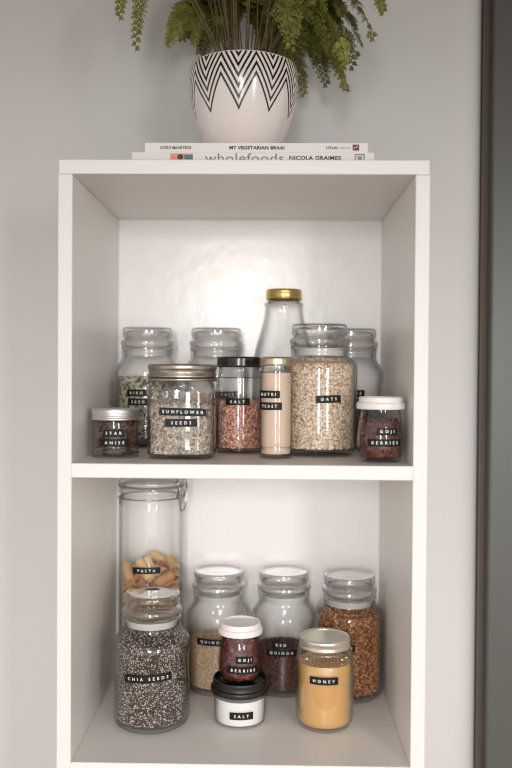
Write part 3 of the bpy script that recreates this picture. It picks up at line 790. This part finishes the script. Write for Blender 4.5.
for i, (x, y, z, a, b_, c, d) in enumerate(decode(PASTA)):
    kind = 0 if rr_.random() < 0.72 else 1
    while len(protos) < 2:
        protos.append(None)
    if protos[kind] is None:
        o = link_mesh('pasta_tube', pv, pf, pasta_mats[kind], None, sharp=50); fix_normals(o); protos[kind] = o
    else:
        o = protos[kind].copy(); COL.objects.link(o)
    o.rotation_mode = 'QUATERNION'; o.rotation_quaternion = (a, b_, c, d)
    o.location = Vector((x, y, z+0.0062)) + jar.location
    if kind == 0: tag(o, 'yellow dry pasta tube lying in the tall clip-top jar', 'pasta', 'yellow pasta tubes in the tall jar')
    else: tag(o, 'orange tinted dry pasta tube lying in the tall clip-top jar', 'pasta', 'orange pasta tubes in the tall jar')

# ------------------------------------------------------------------ books lying on top
paper = pbr('book_paper', (226, 218, 204), 0.85, bump=0.5, bscale=100, stretch=(0.2, 0.2, 20))
cover_white = pbr('white_book_cover', (238, 232, 228), 0.35, spec=0.5)
ink = pbr('black_ink', (38, 34, 34), 0.5)
grey_ink = pbr('grey_mauve_ink', (128, 112, 112), 0.5)
def book(x0, x1, z0, z1, depth, label, y0=0.030):
    t = thing('book', ((x0+x1)/2, y0+depth/2, z0), label, 'book')
    W, D, H = (x1-x0)/2, depth/2, z1-z0
    ct = 0.0014
    # cover: a C-shaped wrap of two boards and a spine
    prof = [(-D, 0), (D, 0), (D, ct), (-D+ct, ct), (-D+ct, H-ct), (D, H-ct), (D, H), (-D, H)]
    V = [(-W, y, z) for y, z in prof] + [(W, y, z) for y, z in prof]
    F = [(0, 1, 2, 3), (0, 3, 4, 7), (4, 5, 6, 7), (11, 10, 9, 8), (15, 12, 11, 8), (15, 14, 13, 12)]
    n = 8
    for i in range(n): F.append((i, i+n, (i+1) % n+n, (i+1) % n))
    o = link_mesh('cover', V, F, cover_white, t, smooth=False); fix_normals(o)
    bm = box_bm(-W+0.002, W-0.002, -D+ct+0.0002, D-0.003, ct+0.0001, H-ct-0.0001)
    bm_obj('pages', bm, paper, t, False)
    return t, o, D
def spine_text(cover, t, D, s, x, z, size, mt, bold=0.0, width=None, name='lettering', squash=1.0):
    V, F, tw = text_mesh(s, size, 1.05, 0.00006, bold)
    k = (width/tw) if width else 1
    V = [(vx*k + x - t.location.x, -D-0.00008-vz, vy*squash + z - t.location.z) for vx, vy, vz in V]
    o = link_mesh(name, V, F, mt, cover, smooth=False)
    o['label'] = 'printed words on the spine'
    return o
zb2, zb1 = Z_TOP, Z_TOP+0.0158
t2, c2, D2 = book(-0.1290, 0.1475, zb2, zb1-0.0001, 0.215, 'thicker white cookbook lying under the other book, directly on the bookcase')
c2x = lambda px: (px-248)/873
spine_text(c2, t2, D2, 'wholefoods', -0.0003, zb2+0.0094, 0.0150, grey_ink, 0.0, 0.0900)
spine_text(c2, t2, D2, 'NICOLA GRAIMES', 0.0805, zb2+0.0096, 0.0062, ink, 0.00018, 0.0590)
def patch(cover, t, D, x0, x1, z0, z1, mt, name, lab, d=0.0001):
    bm = box_bm(x0-t.location.x, x1-t.location.x, -D-d, -D+0.00002, z0-t.location.z, z1-t.location.z)
    o = bm_obj(name, bm, mt, cover, False); o['label'] = lab; return o
patch(c2, t2, D2, -0.0850, -0.0590, zb2+0.0010, zb1-0.0014, pbr('salmon_print', (226, 150, 122), 0.4), 'spine_picture', 'salmon printed picture')
patch(c2, t2, D2, -0.0690, -0.0590, zb2+0.0010, zb1-0.0030, pbr('teal_print', (70, 118, 128), 0.4), 'spine_picture', 'teal part of the printed picture', 0.00016)
V, F = [], []
bm = bmesh.new(); bmesh.ops.create_circle(bm, cap_ends=True, segments=20, radius=0.0034)
for v in bm.verts: v.co = Vector((v.co.x - 0.0735 - t2.location.x, -D2-0.00022, v.co.y + 0.0102))
o = bm_obj('spine_picture', bm, pbr('dark_print', (52, 44, 40), 0.4), c2, False); o['label'] = 'dark round detail of the printed picture'
patch(c2, t2, D2, 0.1255, 0.1370, zb2+0.0020, zb1-0.0016, pbr('green_frame_print', (120, 140, 128), 0.4), 'publisher_mark', 'greyish green framed mark')
patch(c2, t2, D2, 0.1266, 0.1359, zb2+0.0031, zb1-0.0027, pbr('pale_mark_print', (206, 210, 200), 0.4), 'publisher_mark', 'pale inside of the framed mark', 0.00014)
patch(c2, t2, D2, 0.1290, 0.1335, zb2+0.0060, zb1-0.0045, pbr('green_mark_print', (130, 150, 138), 0.4), 'publisher_mark', 'green device in the mark', 0.00018)

t1, c1, D1 = book(-0.1140, 0.1405, zb1, zb1+0.0106, 0.205, 'thinner white cookbook on top of the other, under the potted fern')
spine_text(c1, t1, D1, 'ADELE MAARTENS', -0.0790, zb1+0.0052, 0.0046, ink, 0.00012, 0.0360)
spine_text(c1, t1, D1, 'MY VEGETARIAN BRAAI', 0.0140, zb1+0.0052, 0.0052, ink, 0.00022, 0.0630)
spine_text(c1, t1, D1, 'STRUIK', 0.0995, zb1+0.0052, 0.0040, ink, 0.00012, 0.0135)
spine_text(c1, t1, D1, 'LIFESTYLE', 0.1140, zb1+0.0052, 0.0036, grey_ink, 0.0, 0.0135)
patch(c1, t1, D1, 0.1230, 0.1305, zb1+0.0022, zb1+0.0090, pbr('dark_red_print', (120, 42, 38), 0.4), 'publisher_mark', 'dark red square mark')
V, F = tube_data([(0.1243-t1.location.x, -D1-0.0002, 0.0036), (0.1252-t1.location.x, -D1-0.0002, 0.0062), (0.1268-t1.location.x, -D1-0.0002, 0.0050), (0.1282-t1.location.x, -D1-0.0002, 0.0078), (0.1292-t1.location.x, -D1-0.0002, 0.0058)], 0.0004, 5)
o = link_mesh('publisher_mark', V, F, M['letter'], c1, sharp=None); o['label'] = 'white device on the dark red mark'

# ------------------------------------------------------------------ potted fern
POT = Vector((-0.0048, 0.1180, zb1+0.0107))
pot_t = thing('potted_fern', POT, 'bushy green fern in a white pot with black zigzag lines, on the books', 'plant')
H = 0.1145
def pot_material():
    mt, nt, p = mat_new('glazed_pot')
    N, L = nt.nodes, nt.links
    def math_(op, a, b=None, c=None):
        n_ = N.new('ShaderNodeMath'); n_.operation = op
        for i, v in enumerate((a, b, c)):
            if v is None: continue
            if isinstance(v, (int, float)): n_.inputs[i].default_value = v
            else: L.new(v, n_.inputs[i])
        return n_.outputs[0]
    tc = N.new('ShaderNodeTexCoord'); sx = N.new('ShaderNodeSeparateXYZ')
    L.new(tc.outputs['Object'], sx.inputs[0])
    th = math_('ARCTAN2', sx.outputs['X'], math_('MULTIPLY', sx.outputs['Y'], -1.0))
    u = math_('ADD', math_('MULTIPLY', th, 10/(2*PI)), 0.5+3.2/36)       # ten zigzags round the pot, a valley 5.5 degrees left of the front
    saw = math_('FRACT', math_('ADD', u, 10.0))
    tri = math_('SUBTRACT', 1.0, math_('MULTIPLY', math_('ABSOLUTE', math_('SUBTRACT', saw, 0.5)), 2.0))   # 1 in the valley
    v = math_('SUBTRACT', H, sx.outputs['Z'])
    d = math_('SUBTRACT', math_('ADD', 0.0262, math_('MULTIPLY', tri, 0.0393)), v)   # 0 on the lowest line, growing upwards
    sp = 0.0118
    dd = math_('ADD', d, sp/2)
    near = math_('ABSOLUTE', math_('SUBTRACT', math_('MULTIPLY', math_('FRACT', math_('DIVIDE', dd, sp)), sp), sp/2))
    line = math_('LESS_THAN', near, 0.0027)
    below = math_('GREATER_THAN', d, -0.0025)
    rim = math_('GREATER_THAN', v, 0.0010)
    out = math_('GREATER_THAN', math_('ADD', math_('MULTIPLY', sx.outputs['X'], sx.outputs['X']), math_('MULTIPLY', sx.outputs['Y'], sx.outputs['Y'])), 0.0643**2)
    low = math_('GREATER_THAN', v, 0.035)
    body = math_('MAXIMUM', out, low)
    fac = math_('MULTIPLY', math_('MULTIPLY', math_('MULTIPLY', line, below), rim), body)
    mx = N.new('ShaderNodeMix'); mx.data_type = 'RGBA'
    mx.inputs['A'].default_value = lin((236, 226, 220)); mx.inputs['B'].default_value = lin((40, 34, 32))
    L.new(fac, mx.inputs['Factor']); L.new(mx.outputs['Result'], p.inputs['Base Color'])
    p.inputs['Roughness'].default_value = 0.18
    p.inputs['Coat Weight'].default_value = 0.3
    return mt
pot_prof = crom([(0, 0.002), (0.030, 0.001), (0.0350, 0.0, 1), (0.0385, 0.0020), (0.0440, 0.0120), (0.0510, 0.0270), (0.0594, 0.0500), (0.0652, 0.0720), (0.0678, 0.0900), (0.0677, 0.1020), (0.0664, H-0.002), (0.0656, H), (0.0638, H-0.0005), (0.0624, H-0.006), (0.0600, 0.096), (0, 0.096)], 5)
lathe('pot', pot_prof, pot_material(), pot_t, seg=96, sharp=50)
rs = random.Random(2)
lathe('soil', [(0, 0.0965)] + [(0.0590*k/8, 0.0965) for k in range(1, 9)] + [(0.0592, 0.1010)] + [(0.0590*(8-k)/8, 0.1025+rs.uniform(-0.001, 0.003)) for k in range(1, 8)] + [(0, 0.1050)], M['soil'], pot_t, seg=48)

def leaf_mat(name, c, tr):
    mt, nt, p = mat_new(name)
    N, L = nt.nodes, nt.links
    g = N.new('ShaderNodeNewGeometry'); cr = N.new('ShaderNodeValToRGB')
    cr.color_ramp.elements[0].color = lin(tuple(v*0.78 for v in c)); cr.color_ramp.elements[1].color = lin(tuple(min(255, v*1.18) for v in c))
    L.new(g.outputs['Random Per Island'], cr.inputs[0]); L.new(cr.outputs[0], p.inputs['Base Color'])
    p.inputs['Roughness'].default_value = 0.5
    t_ = N.new('ShaderNodeBsdfTranslucent'); t_.inputs[0].default_value = lin(tr)
    ms = N.new('ShaderNodeMixShader'); ms.inputs[0].default_value = 0.32
    L.new(p.outputs[0], ms.inputs[1]); L.new(t_.outputs[0], ms.inputs[2]); L.new(ms.outputs[0], N['Material Output'].inputs['Surface'])
    return mt
LEAF = [leaf_mat('fern_green', (124, 124, 56), (150, 152, 60)), leaf_mat('fern_dark_green', (94, 98, 48), (118, 124, 50)), leaf_mat('fern_young_green', (150, 152, 72), (176, 178, 80))]
stem_mat = pbr('fern_stem', (98, 80, 50), 0.6)

def frond(P0, P1, P2, width, mt, seed, start=0.22, stem_r=0.0009):
    """one feathery frond along a bent rib: side leaflets carrying small toothed lobes"""
    rd = random.Random(seed)
    P0, P1, P2 = Vector(P0), Vector(P1), Vector(P2)
    width *= 1.2
    B = lambda t: P0*(1-t)**2 + P1*2*t*(1-t) + P2*t*t
    T = lambda t: ((P1-P0)*(1-t) + (P2-P1)*t).normalized()
    L = sum((B((i+1)/20)-B(i/20)).length for i in range(20))
    pts = [B(i/16) for i in range(17)]
    V, F = tube_data(pts, [stem_r*(1-0.75*i/16) for i in range(17)], 5)
    Fm = [1]*len(F)
    step = 0.0054/L
    t = start; side = 1
    tw = rd.uniform(-0.5, 0.5)
    while t < 0.985:
        c = B(t); tan = T(t)
        ref = Vector((0, 0, 1)) if abs(tan.z) < 0.93 else Vector((0, -1, 0))
        lat = tan.cross(ref).normalized()
        lat = Quaternion(tan, tw+rd.uniform(-0.25, 0.25)) @ lat
        nrm = lat.cross(tan).normalized()
        s = (t-start)/(1-start)
        ln = width*(math.sin(min(1, s*2.6+0.12)*PI/2))*(1-s)**0.75 + 0.0025
        d = (lat*side + tan*0.45 + nrm*rd.uniform(-0.18, 0.18)).normalized()
        dn = Vector((0, 0, -1))
        m_ = max(3, int(ln/0.0027))
        side2 = d.cross(nrm).normalized()
        for j in range(m_):
            q = (j+0.6)/m_
            pc = c + d*ln*q + dn*ln*0.30*q*q
            ll = 0.0066*(1-q*0.6)*(0.9+0.3*rd.random())*(0.55+0.45*min(1, ln/0.012))
            for sg in (-1, 1):
                e = (side2*sg + d*0.55 + nrm*rd.uniform(-0.3, 0.3)).normalized()
                f = e.cross(nrm).normalized()*ll*0.34
                i0 = len(V)
                tip = pc + e*ll
                V += [tuple(pc-f*0.5), tuple(pc+e*ll*0.5-f), tuple(tip), tuple(pc+e*ll*0.5+f), tuple(pc+f*0.5)]
                F.append((i0, i0+1, i0+2, i0+3, i0+4)); Fm.append(0)
        i0 = len(V); f = side2*0.0006
        e2 = c + d*ln + dn*ln*0.3
        V += [tuple(c-f), tuple(c+f), tuple(e2+f*0.4+d*0.003), tuple(e2-f*0.4+d*0.003)]
        F.append((i0, i0+1, i0+2, i0+3)); Fm.append(0)
        side = -side
        t += step*rd.uniform(0.45, 0.6)
    o = link_mesh('frond', V, F, mt, pot_t, smooth=False)
    o.data.materials.append(stem_mat)
    o.data.polygons.foreach_set('material_index', Fm)
    return o
def W2(x, y, z): return Vector((x, y, z)) - POT
rf = random.Random(77)
# (tip x, y, z), (bend point), width, leaf colour index
FR = [((-0.146, 0.040, 1.852), (-0.140, 0.050, 2.060), 0.017, 0), ((-0.128, 0.045, 1.818), (-0.120, 0.055, 2.050), 0.016, 0), ((-0.150, 0.070, 1.905), (-0.12, 0.08, 2.06), 0.015, 1),
      ((-0.112, 0.205, 1.884), (-0.075, 0.190, 2.000), 0.026, 2), ((-0.095, 0.215, 1.895), (-0.05, 0.19, 2.02), 0.024, 0), ((-0.070, 0.225, 1.870), (-0.04, 0.20, 1.99), 0.026, 1),
      ((-0.078, 0.045, 1.880), (-0.060, 0.055, 2.060), 0.018, 2), ((-0.055, 0.020, 1.892), (-0.045, 0.035, 2.050), 0.018, 0), ((-0.030, 0.010, 1.902), (-0.02, 0.02, 2.04), 0.016, 2),
      ((0.006, 0.015, 1.898), (0.01, 0.02, 2.03), 0.016, 2), ((0.160, 0.050, 1.864), (0.130, 0.060, 2.000), 0.018, 0), ((0.153, 0.075, 1.842), (0.105, 0.080, 1.990), 0.020, 0),
      ((0.130, 0.090, 1.812), (0.095, 0.095, 1.985), 0.020, 1), ((0.118, 0.100, 1.795), (0.085, 0.100, 1.975), 0.020, 0), ((0.098, 0.070, 1.828), (0.075, 0.08, 1.98), 0.020, 1),
      ((0.140, 0.150, 1.850), (0.09, 0.14, 1.99), 0.024, 1), ((0.150, 0.190, 1.880), (0.10, 0.16, 2.01), 0.024, 0), ((0.105, 0.200, 1.830), (0.07, 0.18, 1.98), 0.026, 1),
      ((0.075, 0.225, 1.826), (0.05, 0.20, 1.97), 0.026, 0), ((0.060, 0.080, 1.850), (0.055, 0.08, 1.99), 0.020, 2), ((0.080, 0.040, 1.872), (0.07, 0.05, 2.02), 0.020, 0),
      ((0.045, 0.230, 1.880), (0.03, 0.20, 2.02), 0.026, 1), ((0.120, 0.120, 1.890), (0.08, 0.11, 2.02), 0.024, 0), ((0.050, 0.150, 1.880), (0.05, 0.14, 2.00), 0.024, 1),
      ((0.090, 0.150, 1.850), (0.07, 0.14, 1.99), 0.026, 0), ((0.020, 0.235, 1.900), (0.01, 0.21, 2.03), 0.026, 1), ((-0.03, 0.235, 1.905), (-0.02, 0.21, 2.03), 0.024, 0),
      ((0.13, 0.03, 1.92), (0.10, 0.05, 2.06), 0.022, 0), ((0.07, 0.10, 1.835), (0.055, 0.105, 1.96), 0.020, 1), ((0.085, 0.185, 1.865), (0.06, 0.17, 1.98), 0.024, 1)]
for k in range(16):      # fuller on the right, where the fronds hang towards the wall
    tx = rf.uniform(0.03, 0.135); ty = rf.uniform(0.06, 0.235); tz = 1.90 - rf.uniform(0.0, 0.075) - tx*0.15
    FR.append(((tx, ty, tz), (tx*0.72, ty*0.9+0.01, tz+rf.uniform(0.13, 0.17)), rf.uniform(0.020, 0.026), rf.choice((0, 1, 1, 2))))
for k in range(5):
    tx = -rf.uniform(0.03, 0.10); ty = rf.uniform(0.16, 0.235); tz = rf.uniform(1.87, 1.93)
    FR.append(((tx, ty, tz), (tx*0.72, ty*0.9+0.01, tz+rf.uniform(0.13, 0.17)), 0.024, rf.choice((0, 1, 2))))
for k in range(22):      # the crown: fronds rising and arching out of the photo's frame
    a = 2*PI*k/26 + rf.uniform(-0.1, 0.1); q = rf.uniform(0.07, 0.19)
    tx, ty = POT.x + q*math.cos(a), POT.y + q*math.sin(a)*0.75
    ty = min(ty, 0.25)
    tz = rf.uniform(1.94, 2.08)
    FR.append(((tx, ty, tz), (POT.x+(tx-POT.x)*0.55, POT.y+(ty-POT.y)*0.55, tz+rf.uniform(0.03, 0.10)), rf.uniform(0.018, 0.024), rf.choice((0, 0, 1, 2))))
for i, (tip, bend, wd, ci) in enumerate(FR):
    d = Vector((tip[0]-POT.x, tip[1]-POT.y, 0)); d = d.normalized() if d.length > 1e-4 else Vector((1, 0, 0))
    st = Vector((d.x*rf.uniform(0.012, 0.04), d.y*rf.uniform(0.012, 0.04), 0.106))
    frond(st, W2(*bend), W2(*tip), wd, LEAF[ci], 100+i, start=rf.uniform(0.20, 0.34) if tip[1] > 0.1 else rf.uniform(0.36, 0.46))
# bare, dried stems in the middle of the crown
for k in range(8):
    a = rf.uniform(0, 2*PI); q = rf.uniform(0.01, 0.045)
    p = Vector((q*math.cos(a), q*math.sin(a), 0.105)); e = Vector((p.x*1.9+rf.uniform(-0.01, 0.01), p.y*1.5, 0.105+rf.uniform(0.07, 0.13)))
    mid = (p+e)/2 + Vector((rf.uniform(-0.004, 0.004), rf.uniform(-0.004, 0.004), 0))
    V, F = tube_data([p, mid, e], [0.0009, 0.0008, 0.0004], 5)
    link_mesh('dry_stem', V, F, stem_mat, pot_t, sharp=None)
